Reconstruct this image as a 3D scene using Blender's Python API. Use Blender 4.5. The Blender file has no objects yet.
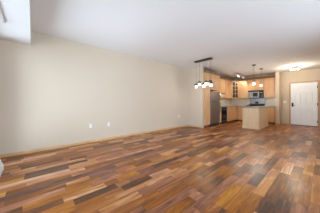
import bpy, bmesh, math, random
from mathutils import Vector, Matrix

random.seed(7)
C = bpy.context.scene.collection
SC = bpy.context.scene
PI = math.pi

# ------------------------------------------------------------------ camera
cam_data = bpy.data.cameras.new('camera')
cam = bpy.data.objects.new('camera', cam_data)
C.objects.link(cam)
cam.location = (0.0, 0.0, 1.10)
cam.rotation_euler = (PI / 2, 0, math.radians(48.7))
cam_data.sensor_width = 36.0
cam_data.lens = 16.31
cam_data.shift_y = -3.8 / 320
cam_data.clip_start = 0.02
SC.camera = cam

# ------------------------------------------------------------------ world, daylight, exposure
world = bpy.data.worlds.new('sky')
SC.world = world
world.use_nodes = True
bg = world.node_tree.nodes['Background']
DAY = (0.75, 0.905, 1.06)
bg.inputs[0].default_value = (*DAY, 1)
bg.inputs[1].default_value = 4.0

SC.view_settings.view_transform = 'Standard'
SC.view_settings.look = 'None'
SC.view_settings.gamma = 1.0
SC.view_settings.use_curve_mapping = False
SC.view_settings.exposure = 0.0


def area(name, loc, rot, sx, sy, power, col):
    d = bpy.data.lights.new(name, 'AREA')
    d.shape = 'RECTANGLE'
    d.size = sx
    d.size_y = sy
    d.energy = power
    d.color = col
    o = bpy.data.objects.new(name, d)
    C.objects.link(o)
    o.location = loc
    o.rotation_euler = rot
    return o


# daylight through the front window, plus fill through added side windows (each light stands just outside its glass)
area('daylight_front', (-2.75, -0.592, 1.20), (PI / 2, 0, 0), 2.5, 2.18, 74, DAY)
area('side_fill', (1.772, 1.2, 1.4), (PI / 2, 0, PI / 2), 2.2, 1.7, 42, DAY)  # added fill from the right, brightens the long wall
area('side_fill', (1.772, 3.6, 1.4), (PI / 2, 0, PI / 2), 2.1, 1.7, 70, DAY)  # added fill further along, lifts island and mid-room ceiling
for loc, rot, sx, sy in (((-2.75, -0.58, 1.20), (PI / 2, 0, 0), 2.6, 2.28), ((1.76, 1.2, 1.4), (PI / 2, 0, PI / 2), 2.3, 1.8),
                         ((1.76, 3.6, 1.4), (PI / 2, 0, PI / 2), 2.2, 1.8)):
    area('sky_portal', loc, rot, sx, sy, 1, DAY).data.cycles.is_portal = True


# ------------------------------------------------------------------ helpers
class MB:
    """collects shapes into one mesh"""

    def __init__(self):
        self.bm = bmesh.new()

    def box(self, x0, x1, y0, y1, z0, z1, bevel=0.0, seg=1):
        b = bmesh.new()
        r = bmesh.ops.create_cube(b, size=1)
        M = Matrix.Translation(((x0 + x1) / 2, (y0 + y1) / 2, (z0 + z1) / 2)) @ Matrix.Diagonal((x1 - x0, y1 - y0, z1 - z0, 1))
        bmesh.ops.transform(b, matrix=M, verts=b.verts)
        if bevel > 0:
            bmesh.ops.bevel(b, geom=list(b.edges), offset=bevel, segments=seg, affect='EDGES', profile=0.5)
        self._add(b)
        return self

    def panel(self, x0, x1, z0, z1, y, t=0.02, frame=0.058, depth=0.008, raise_=0.004):
        """cabinet door: slab whose front faces -y with a recessed, slightly raised field"""
        b = bmesh.new()
        bmesh.ops.create_cube(b, size=1)
        M = Matrix.Translation(((x0 + x1) / 2, y + t / 2, (z0 + z1) / 2)) @ Matrix.Diagonal((x1 - x0, t, z1 - z0, 1))
        bmesh.ops.transform(b, matrix=M, verts=b.verts)
        b.normal_update()
        f = [q for q in b.faces if q.normal.y < -0.9][0]
        bmesh.ops.inset_individual(b, faces=[f], thickness=frame, depth=0)
        bmesh.ops.inset_individual(b, faces=[f], thickness=0.006, depth=-depth)
        bmesh.ops.inset_individual(b, faces=[f], thickness=0.018, depth=0)
        bmesh.ops.inset_individual(b, faces=[f], thickness=0.012, depth=raise_)
        self._add(b)
        return self

    def cyl(self, p0, p1, r0, r1=None, n=16, caps=True):
        r1 = r0 if r1 is None else r1
        p0, p1 = Vector(p0), Vector(p1)
        d = p1 - p0
        b = bmesh.new()
        bmesh.ops.create_cone(b, cap_ends=caps, segments=n, radius1=r0, radius2=r1, depth=d.length)
        q = Vector((0, 0, 1)).rotation_difference(d.normalized())
        M = Matrix.Translation((p0 + p1) / 2) @ q.to_matrix().to_4x4()
        bmesh.ops.transform(b, matrix=M, verts=b.verts)
        self._add(b)
        return self

    def lathe(self, c, prof, n=20):
        """prof: list of (radius, z)"""
        b = bmesh.new()
        rings = []
        for r, z in prof:
            ring = [b.verts.new((c[0] + r * math.cos(2 * PI * k / n), c[1] + r * math.sin(2 * PI * k / n), c[2] + z)) for k in range(n)]
            rings.append(ring)
        for a, d in zip(rings, rings[1:]):
            for k in range(n):
                b.faces.new((a[k], a[(k + 1) % n], d[(k + 1) % n], d[k]))
        b.faces.new(rings[0][::-1])
        b.faces.new(rings[-1])
        bmesh.ops.recalc_face_normals(b, faces=b.faces)
        self._add(b)
        return self

    def tube(self, pts, r, n=10):
        for a, d in zip(pts, pts[1:]):
            self.cyl(a, d, r, n=n)
        for p in pts[1:-1]:
            b = bmesh.new()
            bmesh.ops.create_uvsphere(b, u_segments=n, v_segments=6, radius=r)
            bmesh.ops.translate(b, vec=Vector(p), verts=b.verts)
            self._add(b)
        return self

    def prism(self, pts, axis, a0, a1):
        """extrude a polygon of 2-tuples along 'x', 'y' or 'z'"""
        b = bmesh.new()

        def P(p, a):
            return {'x': (a, p[0], p[1]), 'y': (p[0], a, p[1]), 'z': (p[0], p[1], a)}[axis]
        lo = [b.verts.new(P(p, a0)) for p in pts]
        hi = [b.verts.new(P(p, a1)) for p in pts]
        n = len(pts)
        b.faces.new(lo)
        b.faces.new(hi[::-1])
        for k in range(n):
            b.faces.new((lo[k], hi[k], hi[(k + 1) % n], lo[(k + 1) % n]))
        bmesh.ops.recalc_face_normals(b, faces=b.faces)
        self._add(b)
        return self

    def _add(self, b):
        me = bpy.data.meshes.new('tmp')
        b.to_mesh(me)
        b.free()
        self.bm.from_mesh(me)
        bpy.data.meshes.remove(me)

    def build(self, name, mat, parent=None, smooth=False):
        me = bpy.data.meshes.new(name)
        self.bm.to_mesh(me)
        self.bm.free()
        me.materials.append(mat)
        if smooth:
            for p in me.polygons:
                p.use_smooth = True
            try:
                me.set_sharp_from_angle(angle=math.radians(35))
            except Exception:
                pass
        o = bpy.data.objects.new(name, me)
        C.objects.link(o)
        if parent:
            o.parent = parent
        return o


def thing(name, label, cat, loc=(0, 0, 0), rotz=0.0, group=None):
    o = bpy.data.objects.new(name, None)
    o.empty_display_size = 0.1
    C.objects.link(o)
    o.location = loc
    o.rotation_euler = (0, 0, rotz)
    o['label'] = label
    o['category'] = cat
    if group:
        o['group'] = group
    return o


def tag(o, label, cat, group=None):
    o['label'] = label
    o['category'] = cat
    if group:
        o['group'] = group
    return o


def struct(o, label=None, cat=None):
    o['kind'] = 'structure'
    if label:
        o['label'] = label
    if cat:
        o['category'] = cat
    return o


# ------------------------------------------------------------------ materials
def new_mat(name):
    m = bpy.data.materials.new(name)
    m.use_nodes = True
    nt = m.node_tree
    return m, nt, nt.nodes['Principled BSDF']


def plain(name, col, rough=0.5, metal=0.0, noise=0.04, scale=8.0, bump=0.0, coat=0.0):
    """colour with a faint procedural mottle"""
    m, nt, p = new_mat(name)
    tc = nt.nodes.new('ShaderNodeTexCoord')
    nz = nt.nodes.new('ShaderNodeTexNoise')
    nz.inputs['Scale'].default_value = scale
    nz.inputs['Detail'].default_value = 3
    nt.links.new(tc.outputs['Object'], nz.inputs['Vector'])
    mx = nt.nodes.new('ShaderNodeMix')
    mx.data_type = 'RGBA'
    mx.inputs[6].default_value = (*[c * (1 - noise) for c in col], 1)
    mx.inputs[7].default_value = (*[min(1, c * (1 + noise)) for c in col], 1)
    nt.links.new(nz.outputs['Fac'], mx.inputs[0])
    nt.links.new(mx.outputs[2], p.inputs['Base Color'])
    p.inputs['Roughness'].default_value = rough
    p.inputs['Metallic'].default_value = metal
    if coat:
        p.inputs['Coat Weight'].default_value = coat
    if bump:
        bp = nt.nodes.new('ShaderNodeBump')
        bp.inputs['Strength'].default_value = bump
        bp.inputs['Distance'].default_value = 0.003
        n2 = nt.nodes.new('ShaderNodeTexNoise')
        n2.inputs['Scale'].default_value = 160
        nt.links.new(tc.outputs['Object'], n2.inputs['Vector'])
        nt.links.new(n2.outputs['Fac'], bp.inputs['Height'])
        nt.links.new(bp.outputs['Normal'], p.inputs['Normal'])
    return m


def wood(name, c0, c1, rough=0.4, axis=(14, 14, 1.2)):
    """fine straight-grained wood, grain along z by default"""
    m, nt, p = new_mat(name)
    tc = nt.nodes.new('ShaderNodeTexCoord')
    mp = nt.nodes.new('ShaderNodeMapping')
    mp.inputs['Scale'].default_value = axis
    nz = nt.nodes.new('ShaderNodeTexNoise')
    nz.inputs['Scale'].default_value = 2.0
    nz.inputs['Detail'].default_value = 5
    nz.inputs['Distortion'].default_value = 0.6
    nt.links.new(tc.outputs['Object'], mp.inputs['Vector'])
    nt.links.new(mp.outputs['Vector'], nz.inputs['Vector'])
    r = nt.nodes.new('ShaderNodeValToRGB')
    r.color_ramp.elements[0].position = 0.3
    r.color_ramp.elements[1].position = 0.72
    r.color_ramp.elements[0].color = (*c0, 1)
    r.color_ramp.elements[1].color = (*c1, 1)
    nt.links.new(nz.outputs['Fac'], r.inputs['Fac'])
    nt.links.new(r.outputs['Color'], p.inputs['Base Color'])
    p.inputs['Roughness'].default_value = rough
    return m


def floor_mat():
    m, nt, p = new_mat('acacia_planks')
    N, L = nt.nodes, nt.links

    def math_(op, a, b=None, c=None):
        n = N.new('ShaderNodeMath')
        n.operation = op
        for i, v in enumerate((a, b, c)):
            if v is None:
                continue
            if isinstance(v, (int, float)):
                n.inputs[i].default_value = v
            else:
                L.new(v, n.inputs[i])
        return n.outputs[0]

    def comb(x, y, z=0.0):
        n = N.new('ShaderNodeCombineXYZ')
        for i, v in enumerate((x, y, z)):
            if isinstance(v, (int, float)):
                n.inputs[i].default_value = v
            else:
                L.new(v, n.inputs[i])
        return n.outputs[0]

    def white(vec):
        n = N.new('ShaderNodeTexWhiteNoise')
        n.noise_dimensions = '3D'
        L.new(vec, n.inputs['Vector'])
        return n.outputs['Value'], n.outputs['Color']

    tc = N.new('ShaderNodeTexCoord')
    sp = N.new('ShaderNodeSeparateXYZ')
    L.new(tc.outputs['Object'], sp.inputs[0])
    X, Y = sp.outputs[0], sp.outputs[1]
    W = 0.118
    x = math_('DIVIDE', X, W)
    cx = math_('FLOOR', x)
    fx = math_('FRACT', x)
    r1, _ = white(comb(cx, 11.3 + FL_SEED, 0.5))
    r2, _ = white(comb(cx, 3.7 + FL_SEED, 8.5))
    ln = math_('MULTIPLY_ADD', r1, 0.55, 0.55)
    y = math_('DIVIDE', math_('MULTIPLY_ADD', r2, 3.0, Y), ln)
    ry = math_('FLOOR', y)
    fy = math_('FRACT', y)
    # some boards are cut once more
    rs, _ = white(comb(cx, ry, 21.0))
    cut = math_('MULTIPLY_ADD', rs, 0.5, 0.25)
    half = math_('MULTIPLY', math_('GREATER_THAN', fy, cut), math_('GREATER_THAN', rs, 0.45))
    val, colr = white(comb(cx, ry, math_('MULTIPLY_ADD', half, 5.0, 2.0 + FL_SEED)))
    val2, _ = white(comb(cx, ry, math_('MULTIPLY_ADD', half, 7.0, 40.0 + FL_SEED)))
    val3, _ = white(comb(cx, ry, math_('MULTIPLY_ADD', half, 3.0, 77.0 + FL_SEED)))
    # grain, shifted per board
    gx = math_('MULTIPLY_ADD', val2, 37.0, math_('MULTIPLY', X, 17.0))
    gy = math_('MULTIPLY_ADD', val, 51.0, math_('MULTIPLY', Y, 1.7))
    gn = N.new('ShaderNodeTexNoise')
    gn.inputs['Scale'].default_value = 1.0
    gn.inputs['Detail'].default_value = 6
    gn.inputs['Roughness'].default_value = 0.62
    gn.inputs['Distortion'].default_value = 1.1
    L.new(comb(gx, gy, val2), gn.inputs['Vector'])
    fn = N.new('ShaderNodeTexNoise')
    fn.inputs['Scale'].default_value = 1.0
    fn.inputs['Detail'].default_value = 3
    L.new(comb(math_('MULTIPLY_ADD', val, 17.0, math_('MULTIPLY', X, 90.0)), math_('MULTIPLY', Y, 4.0), val), fn.inputs['Vector'])
    g = math_('SUBTRACT', gn.outputs['Fac'], 0.5)
    g2 = math_('SUBTRACT', fn.outputs['Fac'], 0.5)
    t = math_('MULTIPLY_ADD', math_('ADD', val, val3), FL_SPREAD, FL_BASE)
    t = math_('MULTIPLY_ADD', g, FL_GRAIN, t)
    t = math_('MULTIPLY_ADD', g2, 0.16, t)
    ramp = N.new('ShaderNodeValToRGB')
    e = ramp.color_ramp.elements
    stops = FL_STOPS
    e[0].position, e[0].color = stops[0][0], (*stops[0][1], 1)
    e[1].position, e[1].color = stops[-1][0], (*stops[-1][1], 1)
    for ps, c in stops[1:-1]:
        q = e.new(ps)
        q.color = (*c, 1)
    L.new(t, ramp.inputs['Fac'])
    # per-board warm / cool drift
    hs = N.new('ShaderNodeHueSaturation')
    L.new(ramp.outputs['Color'], hs.inputs['Color'])
    L.new(math_('MULTIPLY_ADD', val2, 0.014, 0.490), hs.inputs['Hue'])
    L.new(math_('MULTIPLY_ADD', val2, 0.30, FL_SAT), hs.inputs['Saturation'])
    # joints
    ex = math_('MINIMUM', fx, math_('SUBTRACT', 1.0, fx))
    ex = math_('LESS_THAN', math_('MULTIPLY', ex, W), 0.0016)
    ey = math_('MINIMUM', fy, math_('SUBTRACT', 1.0, fy))
    ey = math_('LESS_THAN', math_('MULTIPLY', ey, ln), 0.0016)
    j = math_('MAXIMUM', ex, ey)
    mx = N.new('ShaderNodeMix')
    mx.data_type = 'RGBA'
    L.new(math_('MULTIPLY', j, 0.75), mx.inputs[0])
    L.new(hs.outputs['Color'], mx.inputs[6])
    mx.inputs[7].default_value = (0.03, 0.015, 0.008, 1)
    L.new(mx.outputs[2], p.inputs['Base Color'])
    L.new(math_('MULTIPLY_ADD', gn.outputs['Fac'], 0.16, FL_ROUGH), p.inputs['Roughness'])
    p.inputs['Specular IOR Level'].default_value = 0.42
    p.inputs['Coat Weight'].default_value = 0.12
    p.inputs['Coat Roughness'].default_value = 0.18
    bp = N.new('ShaderNodeBump')
    bp.inputs['Strength'].default_value = 0.25
    bp.inputs['Distance'].default_value = 0.002
    L.new(math_('MULTIPLY_ADD', j, -1.0, gn.outputs['Fac']), bp.inputs['Height'])
    L.new(bp.outputs['Normal'], p.inputs['Normal'])
    return m


FL_SEED = 455.0
FL_SPREAD, FL_BASE, FL_GRAIN, FL_SAT, FL_ROUGH = 0.48, 0.015, 1.50, 1.0, 0.28
FL_STOPS = [(0.0, (0.040, 0.018, 0.012)), (0.22, (0.110, 0.046, 0.026)), (0.45, (0.245, 0.100, 0.047)),
            (0.65, (0.35, 0.158, 0.074)), (0.85, (0.47, 0.25, 0.125)), (1.0, (0.60, 0.375, 0.21))]


def tile_mat():
    m, nt, p = new_mat('backsplash_tile')
    tc = nt.nodes.new('ShaderNodeTexCoord')
    mp = nt.nodes.new('ShaderNodeMapping')
    mp.inputs['Rotation'].default_value = (PI / 2, 0, 0)
    sep = nt.nodes.new('ShaderNodeSeparateXYZ')
    add = nt.nodes.new('ShaderNodeMath')
    add.operation = 'ADD'
    cb = nt.nodes.new('ShaderNodeCombineXYZ')
    nt.links.new(tc.outputs['Object'], sep.inputs[0])
    nt.links.new(sep.outputs[0], add.inputs[0])
    nt.links.new(sep.outputs[1], add.inputs[1])
    nt.links.new(add.outputs[0], cb.inputs[0])
    nt.links.new(sep.outputs[2], cb.inputs[1])
    br = nt.nodes.new('ShaderNodeTexBrick')
    br.offset = 0.0
    br.inputs['Scale'].default_value = 1.0
    br.inputs['Brick Width'].default_value = 0.108
    br.inputs['Row Height'].default_value = 0.108
    br.inputs['Mortar Size'].default_value = 0.003
    br.inputs['Color1'].default_value = (0.90, 0.78, 0.61, 1)
    br.inputs['Color2'].default_value = (0.84, 0.71, 0.54, 1)
    br.inputs['Mortar'].default_value = (0.55, 0.47, 0.38, 1)
    nt.links.new(cb.outputs[0], br.inputs['Vector'])
    nt.links.new(br.outputs['Color'], p.inputs['Base Color'])
    p.inputs['Roughness'].default_value = 0.25
    return m


def granite_mat():
    m, nt, p = new_mat('grey_laminate')
    tc = nt.nodes.new('ShaderNodeTexCoord')
    vz = nt.nodes.new('ShaderNodeTexNoise')
    vz.inputs['Scale'].default_value = 90
    vz.inputs['Detail'].default_value = 4
    nt.links.new(tc.outputs['Object'], vz.inputs['Vector'])
    r = nt.nodes.new('ShaderNodeValToRGB')
    r.color_ramp.elements[0].position = 0.35
    r.color_ramp.elements[1].position = 0.65
    r.color_ramp.elements[0].color = (0.19, 0.18, 0.175, 1)
    r.color_ramp.elements[1].color = (0.36, 0.345, 0.33, 1)
    nt.links.new(vz.outputs['Fac'], r.inputs['Fac'])
    nt.links.new(r.outputs['Color'], p.inputs['Base Color'])
    p.inputs['Roughness'].default_value = 0.35
    return m


def emit(name, col, strength):
    m, nt, p = new_mat(name)
    p.inputs['Base Color'].default_value = (0.9, 0.9, 0.88, 1)
    p.inputs['Emission Color'].default_value = (*col, 1)
    p.inputs['Emission Strength'].default_value = strength
    p.inputs['Roughness'].default_value = 0.3
    return m


def glass_pane(name):
    m = bpy.data.materials.new(name)
    m.use_nodes = True
    nt = m.node_tree
    nt.nodes.clear()
    out = nt.nodes.new('ShaderNodeOutputMaterial')
    mix = nt.nodes.new('ShaderNodeMixShader')
    tr = nt.nodes.new('ShaderNodeBsdfTransparent')
    gl = nt.nodes.new('ShaderNodeBsdfGlossy')
    gl.inputs['Roughness'].default_value = 0.03
    fr = nt.nodes.new('ShaderNodeFresnel')
    fr.inputs['IOR'].default_value = 1.3
    nt.links.new(fr.outputs[0], mix.inputs[0])
    nt.links.new(tr.outputs[0], mix.inputs[1])
    nt.links.new(gl.outputs[0], mix.inputs[2])
    nt.links.new(mix.outputs[0], out.inputs[0])
    return m


M_WALL = plain('beige_wall_paint', (0.60, 0.50, 0.392), 0.75, noise=0.015, scale=1.5, bump=0.08)
M_CEIL = plain('white_ceiling_paint', (0.78, 0.775, 0.77), 0.85, noise=0.012, scale=2.0, bump=0.12)
M_FLOOR = floor_mat()
M_BASE = wood('light_oak_trim', (0.50, 0.30, 0.14), (0.66, 0.43, 0.22), 0.45, (2, 2, 14))
M_MAPLE = wood('maple_cabinet', (0.54, 0.30, 0.145), (0.67, 0.405, 0.215), 0.38)
M_ISL = wood('pale_maple_panel', (0.68, 0.465, 0.27), (0.80, 0.58, 0.35), 0.42)
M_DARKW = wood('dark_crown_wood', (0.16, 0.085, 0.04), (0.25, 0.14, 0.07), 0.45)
M_WHITE = plain('white_trim_paint', (0.82, 0.82, 0.81), 0.4, noise=0.01)
M_DOOR = plain('white_door_paint', (0.81, 0.835, 0.87), 0.4, noise=0.01)
M_BLACK = plain('black_metal', (0.02, 0.019, 0.018), 0.4, noise=0.1)
M_BLACKG = plain('black_gloss', (0.014, 0.014, 0.016), 0.12, noise=0.1)
M_STEEL = plain('stainless_steel', (0.46, 0.45, 0.44), 0.32, 0.9, noise=0.05, scale=3)
M_STEELM = plain('satin_stainless', (0.34, 0.33, 0.325), 0.36, 0.8, noise=0.12, scale=9)
M_STEELD = plain('dark_stainless', (0.22, 0.175, 0.15), 0.38, 0.6, noise=0.06, scale=3)
M_NICKEL = plain('brushed_nickel', (0.55, 0.53, 0.50), 0.3, 0.95, noise=0.03)
M_BRONZE = plain('dark_bronze', (0.05, 0.038, 0.03), 0.4, 0.6, noise=0.1)
M_TILE = tile_mat()
M_TOP = granite_mat()
M_PLATE = plain('white_plastic', (0.74, 0.73, 0.70), 0.35, noise=0.01)
M_GLASSD = plain('cabinet_glass', (0.05, 0.04, 0.03), 0.06, noise=0.2)
M_PANE = glass_pane('clear_glass')
M_LAMP = emit('lit_frosted_glass', (1.0, 0.93, 0.84), 0.85)
M_LAMPW = emit('lit_white_glass', (1.0, 0.93, 0.84), 0.8)
M_STRIP = emit('lit_light_strip', (1.0, 0.97, 0.94), 11.0)
M_SPOT = emit('lit_spot_bulb', (1.0, 0.92, 0.8), 3.0)

# ------------------------------------------------------------------ setting
H = 2.68                      # ceiling height
XL, XR = -4.27, 1.70          # left and right wall faces
YF, YB = -0.52, 9.80          # window wall and entry wall faces
XS = -3.50                   # end of the short stub wall
YS = 5.51                     # face of the short stub wall
XK = -4.10                    # kitchen side wall face
PX0, PX1, PY = -1.675, -1.53, 9.35   # partition between kitchen and entry

o = MB().box(XL - 0.12, XR + 0.12, YF - 0.12, YB + 0.12, -0.12, 0).build('floor', M_FLOOR)
struct(o, 'multi-toned brown hardwood plank floor', 'floor')
o = MB().box(XL - 0.12, XR + 0.12, YF - 0.12, YB + 0.12, H, H + 0.12).build('ceiling', M_CEIL)
struct(o, 'white painted ceiling', 'ceiling')
o = MB().box(XL - 0.12, XL, YF - 0.12, YB + 0.12, 0, H).build('wall_left', M_WALL)
struct(o, 'long plain beige wall', 'wall')
o = MB().box(XL, XR, YB, YB + 0.12, 0, H).build('wall_back', M_WALL)
struct(o, 'beige wall around the white entry door', 'wall')
o = MB().box(XL, XS, YS, YS + 0.10, 0, H).build('wall_stub', M_WALL)
struct(o, 'short beige wall in front of the kitchen', 'wall')
o = MB().box(XL, XK, YS + 0.10, YB, 0, H).build('wall_kitchen', M_WALL)
struct(o, 'kitchen side wall behind the cabinets', 'wall')
o = MB().box(PX0, PX1, PY, YB, 0, H).build('wall_partition', M_WALL)
struct(o, 'narrow partition wall between kitchen and entry', 'wall')

# window wall (behind the camera) with its opening
WX0, WX1, WZ0, WZ1 = -4.05, -1.45, 0.05, 2.34
w = MB()
w.box(XL, WX0, YF - 0.12, YF, 0, H).box(WX1, XR, YF - 0.12, YF, 0, H)
w.box(WX0, WX1, YF - 0.12, YF, 0, WZ0).box(WX0, WX1, YF - 0.12, YF, WZ1, H)
struct(w.build('wall_front', M_WALL), 'window wall', 'wall')


def window(name, x0, x1, z0, z1, n, xf):
    """frame in the wall plane; xf maps (along, depth, z) to a box in world axes"""
    m = MB()
    t, d0, d1 = 0.055, -0.10, -0.02
    xf(m, x0, x1, d0, d1, z0, z0 + t)
    xf(m, x0, x1, d0, d1, z1 - t, z1)
    for k in range(n + 1):
        c = x0 + (x1 - x0 - t) * k / n
        xf(m, c, c + t, d0, d1, z0 + t, z1 - t)
    root = struct(m.build(name, M_WHITE), 'white framed window', 'window')
    for k in range(n):
        a = x0 + (x1 - x0 - t) * k / n + t
        b = x0 + (x1 - x0 - t) * (k + 1) / n
        q = MB()
        xf(q, a, b, -0.064, -0.058, z0 + t, z1 - t)
        q.build('pane', M_PANE, root)
    return root


window('window_1', WX0, WX1, WZ0, WZ1, 3, lambda m, a, b, d0, d1, z0, z1: m.box(a, b, YF + d0, YF + d1, z0, z1))
# right wall outside the frame, with two windows added for fill light
SY0, SY1, SY2, SY3, SZ0, SZ1 = 0.05, 2.35, 2.50, 4.70, 0.5, 2.3
w = MB()
w.box(XR, XR + 0.12, YF - 0.12, SY0, 0, H).box(XR, XR + 0.12, SY3, YB + 0.12, 0, H).box(XR, XR + 0.12, SY1, SY2, SZ0, SZ1)
w.box(XR, XR + 0.12, SY0, SY3, 0, SZ0).box(XR, XR + 0.12, SY0, SY3, SZ1, H)
struct(w.build('wall_right', M_WALL), 'beige side wall', 'wall')
window('fill_window_2', SY0, SY1, SZ0, SZ1, 2, lambda m, a, b, d0, d1, z0, z1: m.box(XR - d1, XR - d0, a, b, z0, z1))  # unseen window, added to let in the near side fill
window('fill_window_3', SY2, SY3, SZ0, SZ1, 2, lambda m, a, b, d0, d1, z0, z1: m.box(XR - d1, XR - d0, a, b, z0, z1))  # unseen window, added to let in the far side fill

# bulkhead above the window wall
o = MB().box(XL, XR, YF, -0.03, 2.37, H).build('trim_1', M_CEIL)
struct(o, 'white dropped bulkhead below the ceiling by the window wall', 'bulkhead')


def base_run(name, m, label):
    return struct(m.build(name, M_BASE), label, 'baseboard')


def bb_profile(h=0.066, t=0.014):
    return [(0, 0), (t, 0), (t, h - 0.02), (t * 0.5, h), (0, h)]


base_run('baseboard_left', MB().prism([(XL + a, b) for a, b in bb_profile()], 'y', YF + 0.002, YS - 0.016), 'light oak baseboard along the long wall')
m = MB().prism([(YS - a, b) for a, b in bb_profile()], 'x', XL + 0.001, XS + 0.014)
base_run('baseboard_stub', m, 'light oak baseboard along the short wall')
m = MB().prism([(PY - a, b) for a, b in bb_profile()], 'x', PX0, PX1 + 0.014)
m.prism([(PX1 + a, b) for a, b in bb_profile()], 'y', PY, YB - 0.001)
base_run('baseboard_partition', m, 'light oak baseboard around the partition end')
m = MB().prism([(YB - a, b) for a, b in bb_profile()], 'x', PX1 + 0.016, -1.205)
m.prism([(YB - a, b) for a, b in bb_profile()], 'x', -0.155, XR - 0.001)
base_run('baseboard_back', m, 'light oak baseboard beside the entry door')

# ------------------------------------------------------------------ entry door
DX0, DX1, DH = -1.135, -0.225, 2.05
d = MB()
yf = YB - 0.040
d.box(DX0, DX1, yf, YB - 0.002, 0.025, DH)
dw = DX1 - DX0
st, mid = 0.115, 0.11
rails = [(0.025, 0.235), (0.80, 0.99), (1.60, 1.71), (1.93, DH)]
for a, b in ((DX0, DX0 + st), (DX1 - st, DX1), ((DX0 + DX1 - mid) / 2, (DX0 + DX1 + mid) / 2)):
    d.box(a, b, yf - 0.022, yf + 0.001, 0.025, DH)
for z0, z1 in rails:
    d.box(DX0 + 0.002, DX1 - 0.002, yf - 0.0218, yf + 0.001, z0 + 0.0005, z1 - 0.0005)
for x0, x1 in ((DX0 + st, (DX0 + DX1 - mid) / 2), ((DX0 + DX1 + mid) / 2, DX1 - st)):
    for z0, z1 in ((0.235, 0.80), (0.99, 1.60), (1.71, 1.93)):
        d.box(x0 + 0.045, x1 - 0.045, yf - 0.016, yf + 0.001, z0 + 0.045, z1 - 0.045, bevel=0.014)
door = struct(d.build('door_1', M_DOOR), 'white six-panel entry door with dark lock', 'door')
c = MB()
cw = 0.062
c.box(DX0 - 0.006 - cw, DX0 - 0.006, YB - 0.055, YB - 0.001, 0, DH + 0.008, bevel=0.004)
c.box(DX1 + 0.006, DX1 + 0.006 + cw, YB - 0.055, YB - 0.001, 0, DH + 0.008, bevel=0.004)
c.box(DX0 - 0.006 - cw, DX1 + 0.006 + cw, YB - 0.055, YB - 0.001, DH + 0.008, DH + 0.008 + cw, bevel=0.004)
c.build('door_casing', wood('tan_casing', (0.42, 0.28, 0.17), (0.54, 0.38, 0.25), 0.45), door)
MB().box(DX0 - 0.004, DX1 + 0.004, YB - 0.10, YB - 0.001, 0.001, 0.022, bevel=0.004).build('threshold', M_BRONZE, door)
for z in (0.22, 1.03, 1.82):
    q = MB().box(DX1 - 0.012, DX1 + 0.016, yf - 0.028, yf - 0.0225, z - 0.055, z + 0.055)
    q.cyl((DX1 + 0.003, yf - 0.033, z - 0.058), (DX1 + 0.003, yf - 0.033, z + 0.058), 0.009, n=10)
    q.build('hinge', M_BRONZE, door)
lk = MB().box(DX0 + 0.03, DX0 + 0.10, yf - 0.042, yf - 0.0225, 0.90, 1.10, bevel=0.006)
lk.build('lock_plate', M_BRONZE, door)
hd = MB().tube([(DX0 + 0.065, yf - 0.043, 0.965), (DX0 + 0.065, yf - 0.065, 0.965), (DX0 + 0.165, yf - 0.065, 0.965)], 0.010)
hd.build('door_handle', M_BRONZE, door)
MB().cyl((DX0 + 0.065, yf - 0.043, 1.045), (DX0 + 0.065, yf - 0.062, 1.045), 0.022, n=16).build('deadbolt', M_BRONZE, door)


# ------------------------------------------------------------------ wall plates
def plate(name, label, cat, loc, rotz, gangs, outlet, group=None):
    r = thing(name, label, cat, loc, rotz, group)
    wdt = 0.072 + 0.046 * (gangs - 1)
    MB().box(-wdt / 2, wdt / 2, -0.007, -0.0005, -0.058, 0.058, bevel=0.003).build('cover_plate', M_PLATE, r)
    for g in range(gangs):
        cx = (g - (gangs - 1) / 2) * 0.046
        if outlet:
            for dz in (-0.02, 0.02):
                MB().box(cx - 0.015, cx + 0.015, -0.010, -0.0065, dz - 0.013, dz + 0.013, bevel=0.002).build('socket', M_PLATE, r)
        else:
            MB().box(cx - 0.016, cx + 0.016, -0.011, -0.0065, -0.033, 0.033, bevel=0.002).build('rocker', M_PLATE, r)
    return r


plate('wall_outlet', 'white outlet low on the long beige wall, nearest the window end', 'outlet', (XL, 1.20, 0.46), PI / 2, 1, True, 'outlets on the long wall')
plate('wall_outlet', 'white outlet low on the long beige wall, middle of the three', 'outlet', (XL, 1.705, 0.455), PI / 2, 1, True, 'outlets on the long wall')
plate('wall_outlet', 'white outlet low on the long beige wall, close to the far corner', 'outlet', (XL, 4.86, 0.49), PI / 2, 1, True, 'outlets on the long wall')
plate('light_switch', 'white double light switch on the beige wall beside the entry door', 'switch', (-1.375, YB, 1.14), 0, 2, False)

# ------------------------------------------------------------------ window-side fittings at the picture's left edge
r = thing('baseboard_heater', 'short white baseboard heater on the floor at the window wall', 'heater', (-3.44, YF, 0))
pf = [(0.012, 0.0), (0.16, 0.0), (0.16, 0.07), (0.10, 0.25), (0.07, 0.27), (0.012, 0.27)]
MB().prism(pf, 'x', 0.0, 0.55).build('casing', M_WHITE, r)
MB().prism([(a * 1.02 - 0.0, b * 1.01) for a, b in pf], 'x', -0.05, 0.0).build('end_cap', M_WHITE, r)
r = thing('curtain_track', 'slim white curtain track under the dropped bulkhead', 'curtain track', (-3.3, -0.34, 2.369))
MB().box(0, 4.3, -0.018, 0.018, -0.02, -0.001, bevel=0.004).build('rail', plain('pale_grey_plastic', (0.6, 0.6, 0.61), 0.4), r)
MB().box(-0.012, 0.0, -0.02, 0.02, -0.022, -0.001, bevel=0.003).build('end_cap', M_PLATE, r)

# ------------------------------------------------------------------ kitchen cabinets
# every cabinet is built with its front facing local -y, back at y = depth, width along x
TOPZ = 2.42


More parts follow.
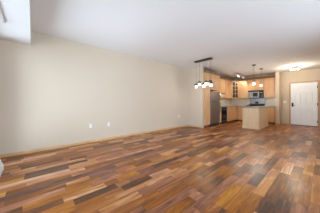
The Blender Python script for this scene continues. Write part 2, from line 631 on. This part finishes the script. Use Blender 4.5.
def cab(name, label, loc, rotz, w, depth, z0, z1, cols, rows=None, kick=False, drawer=False, crown=False, mat=None, group=None):
    """cols: number of doors across; rows: door split heights (list of z)"""
    mat = mat or M_MAPLE
    r = thing(name, label, 'cabinet', loc, rotz, group)
    b = MB()
    zb = z0 + (0.10 if kick else 0.0)
    b.box(0.001, w - 0.001, 0.022, depth - 0.002, zb, z1)
    b.build('carcass', mat, r)
    if kick:
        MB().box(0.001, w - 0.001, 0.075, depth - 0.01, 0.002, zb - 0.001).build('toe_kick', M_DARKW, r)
    g = 0.005
    splits = [zb] + (rows or []) + [z1]
    dz1 = z1
    if drawer:
        dz1 = z1 - 0.17
    for c_ in range(cols):
        x0 = w * c_ / cols + g
        x1 = w * (c_ + 1) / cols - g
        if drawer:
            MB().panel(x0, x1, dz1 + g, z1 - 0.012, 0.0, frame=0.03, raise_=0.002).build('drawer', mat, r)
            MB().panel(x0, x1, zb + g, dz1 - g, 0.0).build('door', mat, r)
        else:
            for za, zb_ in zip(splits, splits[1:]):
                MB().panel(x0, x1, za + g, zb_ - g, 0.0).build('door', mat, r)
    if crown:
        k = MB()
        k.prism([(-0.05, z1 + 0.115), (-0.05, z1 + 0.085), (-0.002, z1 + 0.001), (depth - 0.002, z1 + 0.001), (depth - 0.002, z1 + 0.115)], 'x', 0.001, w - 0.001)
        k.build('crown', M_DARKW, r)
    return r


XF = -3.44       # front plane of the deep left run
# left run (facing +x: rotate +90 degrees; local x -> world +y)
R90 = PI / 2


def left(name, label, y0, y1, z0, z1, xfront, **k):
    return cab(name, label, (xfront, y0, 0), R90, y1 - y0, xfront - XK, z0, z1, **k)


pan = left('pantry_cabinet', 'tall maple pantry cabinet between the short wall and the refrigerator', 5.615, 6.055, 0, TOPZ, XF, cols=1, rows=[1.30], kick=True, crown=True)
left('upper_cabinet', 'deep two-door maple cabinet above the refrigerator', 6.06, 6.955, 1.70, TOPZ, XF, cols=2, crown=True, group='maple wall cabinets')
left('filler_cabinet', 'narrow maple cabinet below the counter between refrigerator and dishwasher', 6.96, 7.135, 0, 0.875, XF, cols=1, kick=True)
left('upper_cabinet', 'short maple wall cabinet above the sink with a light below', 6.96, 8.31, 1.64, TOPZ, -3.77, cols=2, crown=True, group='maple wall cabinets')
left('upper_cabinet', 'full-height maple wall cabinet left of the glass-door corner cabinet', 8.315, 9.185, 1.36, TOPZ, -3.77, cols=1, crown=True, group='maple wall cabinets')
left('base_cabinet', 'maple sink base cabinet beside the black dishwasher', 7.745, 8.50, 0, 0.875, XF, cols=2, kick=True, drawer=True, group='maple base cabinets')
left('base_cabinet', 'maple base cabinet running into the kitchen corner', 8.505, 9.155, 0, 0.875, XF, cols=1, kick=True, drawer=True, group='maple base cabinets')

# diagonal corner wall cabinet with a glass door
ca = Vector((-3.77, 9.19, 0))
cb_ = Vector((-3.49, 9.47, 0))
dw_ = (cb_ - ca).length
r = thing('corner_cabinet', 'diagonal maple corner wall cabinet with a mullioned glass door', 'cabinet', ca, 0)
NB = (0.014, -0.014)


def rel(x, y):
    return (x - ca.x, y - ca.y)


back_pts = [rel(-3.49, YB - 0.002), rel(XK + 0.002, YB - 0.002), rel(XK + 0.002, 9.19)]
MB().prism([(-0.014, 0.002), (0.262, 0.294 - 0.016)] + back_pts, 'z', 1.36, TOPZ).build('carcass', M_MAPLE, r)
f = MB()
fr = 0.055
f.box(0.003, fr, 0, 0.018, 1.363, TOPZ - 0.003).box(dw_ - fr, dw_ - 0.003, 0, 0.018, 1.363, TOPZ - 0.003)
f.box(fr, dw_ - fr, 0, 0.018, 1.363, 1.363 + fr).box(fr, dw_ - fr, 0, 0.018, TOPZ - 0.003 - fr, TOPZ - 0.003)
dr = f.build('door', M_MAPLE, r)
dr.rotation_euler = (0, 0, PI / 4)
dr.location = (0.006, -0.006, 0)
MB().box(fr, dw_ - fr, 0.010, 0.013, 1.363 + fr, TOPZ - 0.003 - fr).build('glass', M_GLASSD, dr)
g_ = MB()
gz0, gz1 = 1.363 + fr, TOPZ - 0.003 - fr
g_.box(dw_ / 2 - 0.011, dw_ / 2 + 0.011, 0.001, 0.0095, gz0, gz1)
for q in (1, 2, 3):
    zz = gz0 + (gz1 - gz0) * q / 4
    g_.box(fr, dw_ - fr, 0.0015, 0.009, zz - 0.011, zz + 0.011)
g_.build('muntin', M_MAPLE, dr)
MB().prism([(0.003, -0.003), (0.281, 0.275)] + back_pts, 'z', TOPZ + 0.001, TOPZ + 0.115).build('crown', M_DARKW, r)


# back run (facing -y: no rotation)
def back(name, label, x0, x1, z0, z1, yfront, **k):
    return cab(name, label, (x0, yfront, 0), 0, x1 - x0, YB - yfront, z0, z1, **k)


RX0, RX1 = -2.965, -2.215     # range bay
back('upper_cabinet', 'maple wall cabinet right of the glass-door corner cabinet, left of the microwave', -3.485, RX0 - 0.004, 1.36, TOPZ, 9.47, cols=1, crown=True, group='maple wall cabinets')
back('upper_cabinet', 'short two-door maple cabinet above the microwave', RX0, RX1, 1.80, TOPZ, 9.47, cols=2, crown=True, group='maple wall cabinets')
back('upper_cabinet', 'maple wall cabinet between the microwave and the partition wall', RX1 + 0.004, PX0 - 0.002, 1.36, TOPZ, 9.47, cols=1, crown=True, group='maple wall cabinets')
back('base_cabinet', 'maple base cabinet left of the stove', XF + 0.005, RX0 - 0.004, 0, 0.875, 9.165, cols=1, kick=True, drawer=True, group='maple base cabinets')
back('base_cabinet', 'maple base cabinet between the stove and the partition wall', RX1 + 0.004, PX0 - 0.002, 0, 0.875, 9.165, cols=1, kick=True, drawer=True, group='maple base cabinets')

# counters
m = MB()
m.box(XK + 0.012, XF + 0.025, 6.965, YB - 0.012, 0.877, 0.915, bevel=0.004)
m.box(XF + 0.024, RX0 - 0.006, 9.14, YB - 0.012, 0.877, 0.915, bevel=0.004)
tag(m.build('countertop', M_TOP), 'grey countertop of the corner run, from refrigerator to stove', 'countertop')
m = MB().box(RX1 + 0.006, PX0 - 0.003, 9.14, YB - 0.012, 0.877, 0.915, bevel=0.004)
tag(m.build('countertop', M_TOP), 'short grey countertop piece between the stove and the partition', 'countertop')
m = MB()
m.box(XK + 0.001, XK + 0.009, 6.965, YB - 0.012, 0.917, 1.358)
m.box(XK + 0.001, XK + 0.009, 6.965, 8.308, 1.358, 1.638)
m.box(XK + 0.009, PX0 - 0.002, YB - 0.010, YB - 0.001, 0.917, 1.358)
struct(m.build('wall_backsplash', M_TILE), 'pale tiled backsplash between counter and wall cabinets', 'backsplash')

# under-cabinet light above the sink
r = thing('under_cabinet_light', 'slim light fixed under the short cabinet above the sink', 'light', (-4.035, 7.98, 1.638))
MB().box(-0.04, 0.04, -0.3, 0.3, -0.022, -0.001, bevel=0.003).build('housing', M_WHITE, r)
MB().box(-0.03, 0.03, -0.28, 0.28, -0.028, -0.0225).build('diffuser', M_STRIP, r)

# faucet at the sink
r = thing('faucet', 'chrome gooseneck faucet on the counter at the sink', 'faucet', (-3.98, 8.12, 0.916))
MB().cyl((0, 0, 0), (0, 0, 0.04), 0.025, 0.02).build('base', M_NICKEL, r, True)
pts = [(0, 0, 0.03), (0, 0, 0.24)] + [(0.09 - 0.09 * math.cos(a), 0, 0.24 + 0.09 * math.sin(a)) for a in [PI * k / 8 for k in range(1, 9)]] + [(0.18, 0, 0.19)]
MB().tube(pts, 0.011).build('spout', M_NICKEL, r, True)

# ------------------------------------------------------------------ refrigerator (freezer on top)
r = thing('refrigerator', 'stainless top-freezer refrigerator beside the tall maple pantry', 'refrigerator', (XF + 0.02, 6.075, 0), R90)
fw = 0.865
MB().box(0.002, fw - 0.002, 0.062, 0.66, 0.03, 1.62, bevel=0.006).build('body', M_BLACK, r)
for nm, z0, z1, hz0, hz1 in (('fridge_door', 0.14, 1.155, 0.62, 1.10), ('freezer_door', 1.17, 1.615, 1.22, 1.50)):
    dd = MB().box(0.004, fw - 0.004, 0.0, 0.058, z0, z1, bevel=0.012, seg=2).build(nm, M_STEELD, r)
    hx = fw - 0.065
    MB().tube([(hx, -0.001, hz0), (hx, -0.045, hz0 + 0.02), (hx, -0.045, hz1 - 0.02), (hx, -0.001, hz1)], 0.012).build('handle', M_BLACK, dd)
kp = MB().box(0.02, fw - 0.02, 0.03, 0.06, 0.012, 0.135)
kp.build('kick_grille', M_BLACK, r)
for x in (0.06, fw - 0.06):
    MB().cyl((x, 0.12, 0.0), (x, 0.12, 0.031), 0.02).build('foot', M_BLACK, r)
    MB().cyl((x, 0.58, 0.0), (x, 0.58, 0.031), 0.02).build('foot', M_BLACK, r)

# ------------------------------------------------------------------ dishwasher
r = thing('dishwasher', 'black dishwasher under the counter of the left kitchen run', 'dishwasher', (XF, 7.14, 0), R90)
MB().box(0.002, 0.598, 0.03, 0.6, 0.10, 0.872).build('body', M_BLACK, r)
MB().box(0.004, 0.596, -0.012, 0.028, 0.115, 0.735, bevel=0.006).build('door', M_BLACKG, r)
MB().box(0.004, 0.596, -0.02, 0.028, 0.742, 0.868, bevel=0.006).build('control_panel', M_BLACKG, r)
MB().box(0.1, 0.5, -0.04, -0.021, 0.755, 0.775, bevel=0.004).build('handle', M_BLACK, r)
MB().box(0.004, 0.596, 0.07, 0.5, 0.0, 0.098).build('toe_kick', M_BLACK, r)

# ------------------------------------------------------------------ stove and microwave
r = thing('stove', 'stainless freestanding stove with black cooktop below the microwave', 'stove', (RX0, 9.12, 0))
rw = RX1 - RX0
MB().box(0.003, rw - 0.003, 0.03, 0.66, 0.02, 0.895).build('body', M_STEELD, r)
ov = MB().box(0.006, rw - 0.006, 0.0, 0.028, 0.225, 0.76, bevel=0.006).build('oven_door', M_STEEL, r)
MB().box(0.13, rw - 0.13, -0.003, -0.0005, 0.34, 0.62).build('oven_window', M_BLACKG, ov)
MB().tube([(0.09, 0.0, 0.70), (0.09, -0.045, 0.70), (rw - 0.09, -0.045, 0.70), (rw - 0.09, 0.0, 0.70)], 0.012).build('oven_handle', M_STEEL, ov)
MB().box(0.006, rw - 0.006, 0.0, 0.028, 0.04, 0.215, bevel=0.006).build('drawer', M_STEEL, r)
MB().box(0.006, rw - 0.006, 0.0, 0.028, 0.77, 0.89, bevel=0.006).build('control_strip', M_STEEL, r)
for q in range(4):
    MB().cyl((0.12 + q * (rw - 0.24) / 3, -0.028, 0.83), (0.12 + q * (rw - 0.24) / 3, -0.001, 0.83), 0.022, n=14).build('knob', M_BLACK, r)
MB().box(0.001, rw - 0.001, -0.005, 0.60, 0.897, 0.948, bevel=0.005).build('cooktop', M_BLACKG, r)
for bx_, by_ in ((0.2, 0.16), (0.55, 0.16), (0.2, 0.44), (0.55, 0.44)):
    g = MB()
    g.lathe((bx_, by_, 0.949), [(0.05, 0.0), (0.05, 0.012), (0.03, 0.02)], 14)
    bu = g.build('burner', M_BLACK, r)
    g = MB()
    for a in range(4):
        x, y = math.cos(a * PI / 2), math.sin(a * PI / 2)
        g.tube([(bx_ + 0.12 * x, by_ + 0.12 * y, 0.950), (bx_ + 0.12 * x, by_ + 0.12 * y, 1.0), (bx_ + 0.03 * x, by_ + 0.03 * y, 1.0)], 0.007, 6)
    g.box(bx_ - 0.125, bx_ + 0.125, by_ - 0.128, by_ - 0.114, 0.985, 1.003)
    g.box(bx_ - 0.125, bx_ + 0.125, by_ + 0.114, by_ + 0.128, 0.985, 1.003)
    g.build('grate', M_BLACK, bu)
MB().box(0.003, rw - 0.003, 0.580, 0.5985, 0.949, 1.045, bevel=0.004).build('rear_vent', M_BLACK, r)
bk = MB().prism([(0.601, 0.90), (0.655, 0.90), (0.655, 1.362), (0.63, 1.362), (0.605, 1.345)], 'x', 0.003, rw - 0.003).build('backguard', M_STEELM, r)
MB().prism([(0.595, 1.06), (0.6005, 1.06), (0.602, 1.16), (0.597, 1.16)], 'x', 0.28, rw - 0.30).build('display', M_BLACKG, bk)

r = thing('microwave', 'stainless over-the-range microwave with black top strip and window', 'microwave', (RX0, 9.40, 0))
mz0, mz1 = 1.37, 1.795
MB().box(0.004, rw - 0.004, 0.032, 0.385, mz0, mz1).build('body', M_BLACK, r)
MB().box(0.006, rw - 0.006, -0.004, 0.030, mz1 - 0.075, mz1 - 0.002, bevel=0.004).build('vent_grille', M_BLACKG, r)
dd = MB().box(0.006, 0.56, 0.0, 0.030, mz0 + 0.002, mz1 - 0.079, bevel=0.006).build('door', M_STEELM, r)
MB().box(0.26, 0.49, -0.003, -0.0005, mz0 + 0.07, mz1 - 0.14).build('window', M_BLACKG, dd)
MB().tube([(0.525, 0.0, mz0 + 0.04), (0.525, -0.035, mz0 + 0.05), (0.525, -0.035, mz1 - 0.13), (0.525, 0.0, mz1 - 0.12)], 0.010).build('handle', M_STEEL, dd)
cp = MB().box(0.564, rw - 0.006, 0.0, 0.030, mz0 + 0.002, mz1 - 0.079, bevel=0.006).build('control_panel', M_BLACKG, r)
MB().box(0.59, rw - 0.03, -0.003, -0.0005, mz1 - 0.16, mz1 - 0.11).build('display', M_STEELD, cp)

# ------------------------------------------------------------------ island
IX0, IX1, IY0, IY1 = -2.37, -1.77, 6.86, 8.35
r = thing('kitchen_island', 'pale maple kitchen island with a grey countertop', 'island', (IX0, IY0, 0))
iw, il = IX1 - IX0, IY1 - IY0
MB().box(0.022, iw - 0.016, 0.016, il - 0.016, 0.002, 0.875).build('body', M_ISL, r)
MB().box(0.0, iw, 0.0, 0.0155, 0.002, 0.875, bevel=0.002).build('end_panel', M_ISL, r)
MB().box(iw - 0.0155, iw, 0.016, il, 0.002, 0.875, bevel=0.002).build('side_panel', M_ISL, r)
b = MB()
b.box(-0.010, iw + 0.012, -0.012, -0.0005, 0.002, 0.085, bevel=0.003)
b.box(iw + 0.0005, iw + 0.012, -0.0004, il, 0.002, 0.085, bevel=0.003)
b.build('base_molding', M_ISL, r)
b = MB().box(-0.03, iw + 0.03, -0.035, il + 0.03, 0.877, 0.918, bevel=0.006, seg=2)
b.build('island_countertop', M_TOP, r)
for k in range(3):
    y0, y1 = 0.03 + k * (il - 0.05) / 3, 0.03 + (k + 1) * (il - 0.05) / 3 - 0.006
    dm = MB().panel(y0, y1, 0.11, 0.865, 0.0)
    dob = dm.build('door', M_MAPLE, r)
    dob.rotation_euler = (0, 0, -PI / 2)
    dob.location = (0.001, il, 0)


# ------------------------------------------------------------------ lamps
def bulb(name, loc, power, col=(1.0, 0.93, 0.80), radius=0.05, spot=None, parent=None):
    dl = bpy.data.lights.new(name, 'SPOT' if spot else 'POINT')
    dl.energy = power
    dl.color = col
    dl.shadow_soft_size = radius
    if spot:
        dl.spot_size = spot
        dl.spot_blend = 0.6
    ob = bpy.data.objects.new(name, dl)
    C.objects.link(ob)
    ob.location = loc
    if parent:
        ob.parent = parent
    return ob


# chandelier: black bar canopy with six glass pendants
CX, CY = -2.96, 4.715
r = thing('pendant_chandelier', 'six-light glass chandelier hanging from a long black ceiling bar', 'chandelier', (CX, CY, H))
MB().box(-0.345, 0.345, -0.08, 0.08, -0.042, -0.001, bevel=0.004).build('canopy', M_BLACK, r)
pend = [(-3.285, 0.035, 1.80), (-3.095, -0.035, 1.86), (-2.953, 0.035, 1.79), (-2.82, -0.035, 1.855), (-2.70, 0.035, 1.86), (-2.625, -0.035, 1.79)]
for px, dy, zt in pend:
    x, z = px - CX, zt - H
    MB().cyl((x, dy, z + 0.045), (x, dy, -0.043), 0.003, n=6).build('cord', M_BLACK, r)
    MB().lathe((x, dy, z), [(0.066, -0.030), (0.068, 0.010), (0.058, 0.022), (0.02, 0.03), (0.014, 0.05), (0.0035, 0.055)], 16).build('socket_cap', M_BRONZE, r, True)
    MB().lathe((x, dy, z), [(0.036, -0.125), (0.048, -0.12), (0.053, -0.105), (0.053, -0.05), (0.052, -0.0305)], 18).build('lamp_shade', M_LAMP, r, True)
    bulb('bulb', (x, dy, z - 0.20), 2.0, parent=r)

# two pendants above the island
for y, ztop, lab in ((6.95, 2.03, 'white glass pendant lamp above the near end of the island'), (7.95, 2.03, 'white glass pendant lamp above the far end of the island')):
    r = thing('pendant_lamp', lab, 'pendant lamp', (-1.96, y, H), 0, 'pendants above the island')
    z = ztop - H
    MB().lathe((0, 0, 0), [(0.06, -0.028), (0.066, -0.02), (0.066, -0.001)], 20).build('canopy', M_BRONZE, r, True)
    MB().cyl((0, 0, z), (0, 0, -0.0285), 0.0045, n=8).build('rod', M_BRONZE, r)
    MB().lathe((0, 0, z), [(0.040, -0.06), (0.042, -0.02), (0.02, -0.002), (0.006, 0.0)], 14).build('socket_cap', M_BRONZE, r, True)
    MB().lathe((0, 0, z), [(0.04, -0.175), (0.05, -0.165), (0.052, -0.12), (0.044, -0.08), (0.036, -0.0605)], 18).build('lamp_shade', M_LAMPW, r, True)
    bulb('bulb', (0, 0, z - 0.25), 15, parent=r)

# track light
r = thing('track_light', 'silver four-head track light on the kitchen ceiling', 'track light', (-3.06, 8.0, H))
MB().box(-0.018, 0.018, 0.0, 1.25, -0.025, -0.001, bevel=0.004).build('rail', M_NICKEL, r)
for k, (ax, ay) in enumerate(((0.5, -0.3), (-0.4, -0.45), (0.5, 0.25), (-0.5, 0.4))):
    y = 0.12 + k * 0.335
    MB().cyl((0, y, -0.0255), (0, y, -0.09), 0.008, n=8).build('stem', M_NICKEL, r)
    dv = Vector((ax, ay, -1)).normalized()
    p0 = Vector((0, y, -0.085))
    hd_ = MB().cyl(p0 - dv * 0.01, p0 + dv * 0.10, 0.028, 0.045, n=16).build('spot_head', M_PLATE, r, True)
    MB().cyl(p0 + dv * 0.1005, p0 + dv * 0.106, 0.038, n=16).build('bulb_face', M_SPOT, hd_)
    b_ = bulb('bulb', p0 + dv * 0.13, 28, spot=math.radians(120), parent=r)
    b_.rotation_mode = 'QUATERNION'
    b_.rotation_quaternion = Vector((0, 0, -1)).rotation_difference(dv)

# entry ceiling fixture with three glass shades
r = thing('ceiling_light', 'brushed nickel ceiling light with three glass shades in front of the entry door', 'ceiling light', (-0.87, 8.55, H), math.radians(-20))
MB().lathe((0, 0, 0), [(0.07, -0.03), (0.085, -0.02), (0.085, -0.001)], 20).build('canopy', M_NICKEL, r, True)
MB().box(-0.19, 0.19, -0.026, 0.026, -0.062, -0.031, bevel=0.005).build('bar', M_BRONZE, r)
for k in (-1, 0, 1):
    x = 0.125 * k
    MB().cyl((x, 0, -0.063), (x, 0, -0.085), 0.022, n=12).build('socket', M_NICKEL, r)
    MB().lathe((x, 0, 0), [(0.036, -0.155), (0.046, -0.145), (0.042, -0.11), (0.028, -0.0855)], 16).build('lamp_shade', M_LAMPW, r, True)
    bulb('bulb', (x, 0, -0.24), 13.5, col=(1.0, 0.88, 0.68), parent=r)
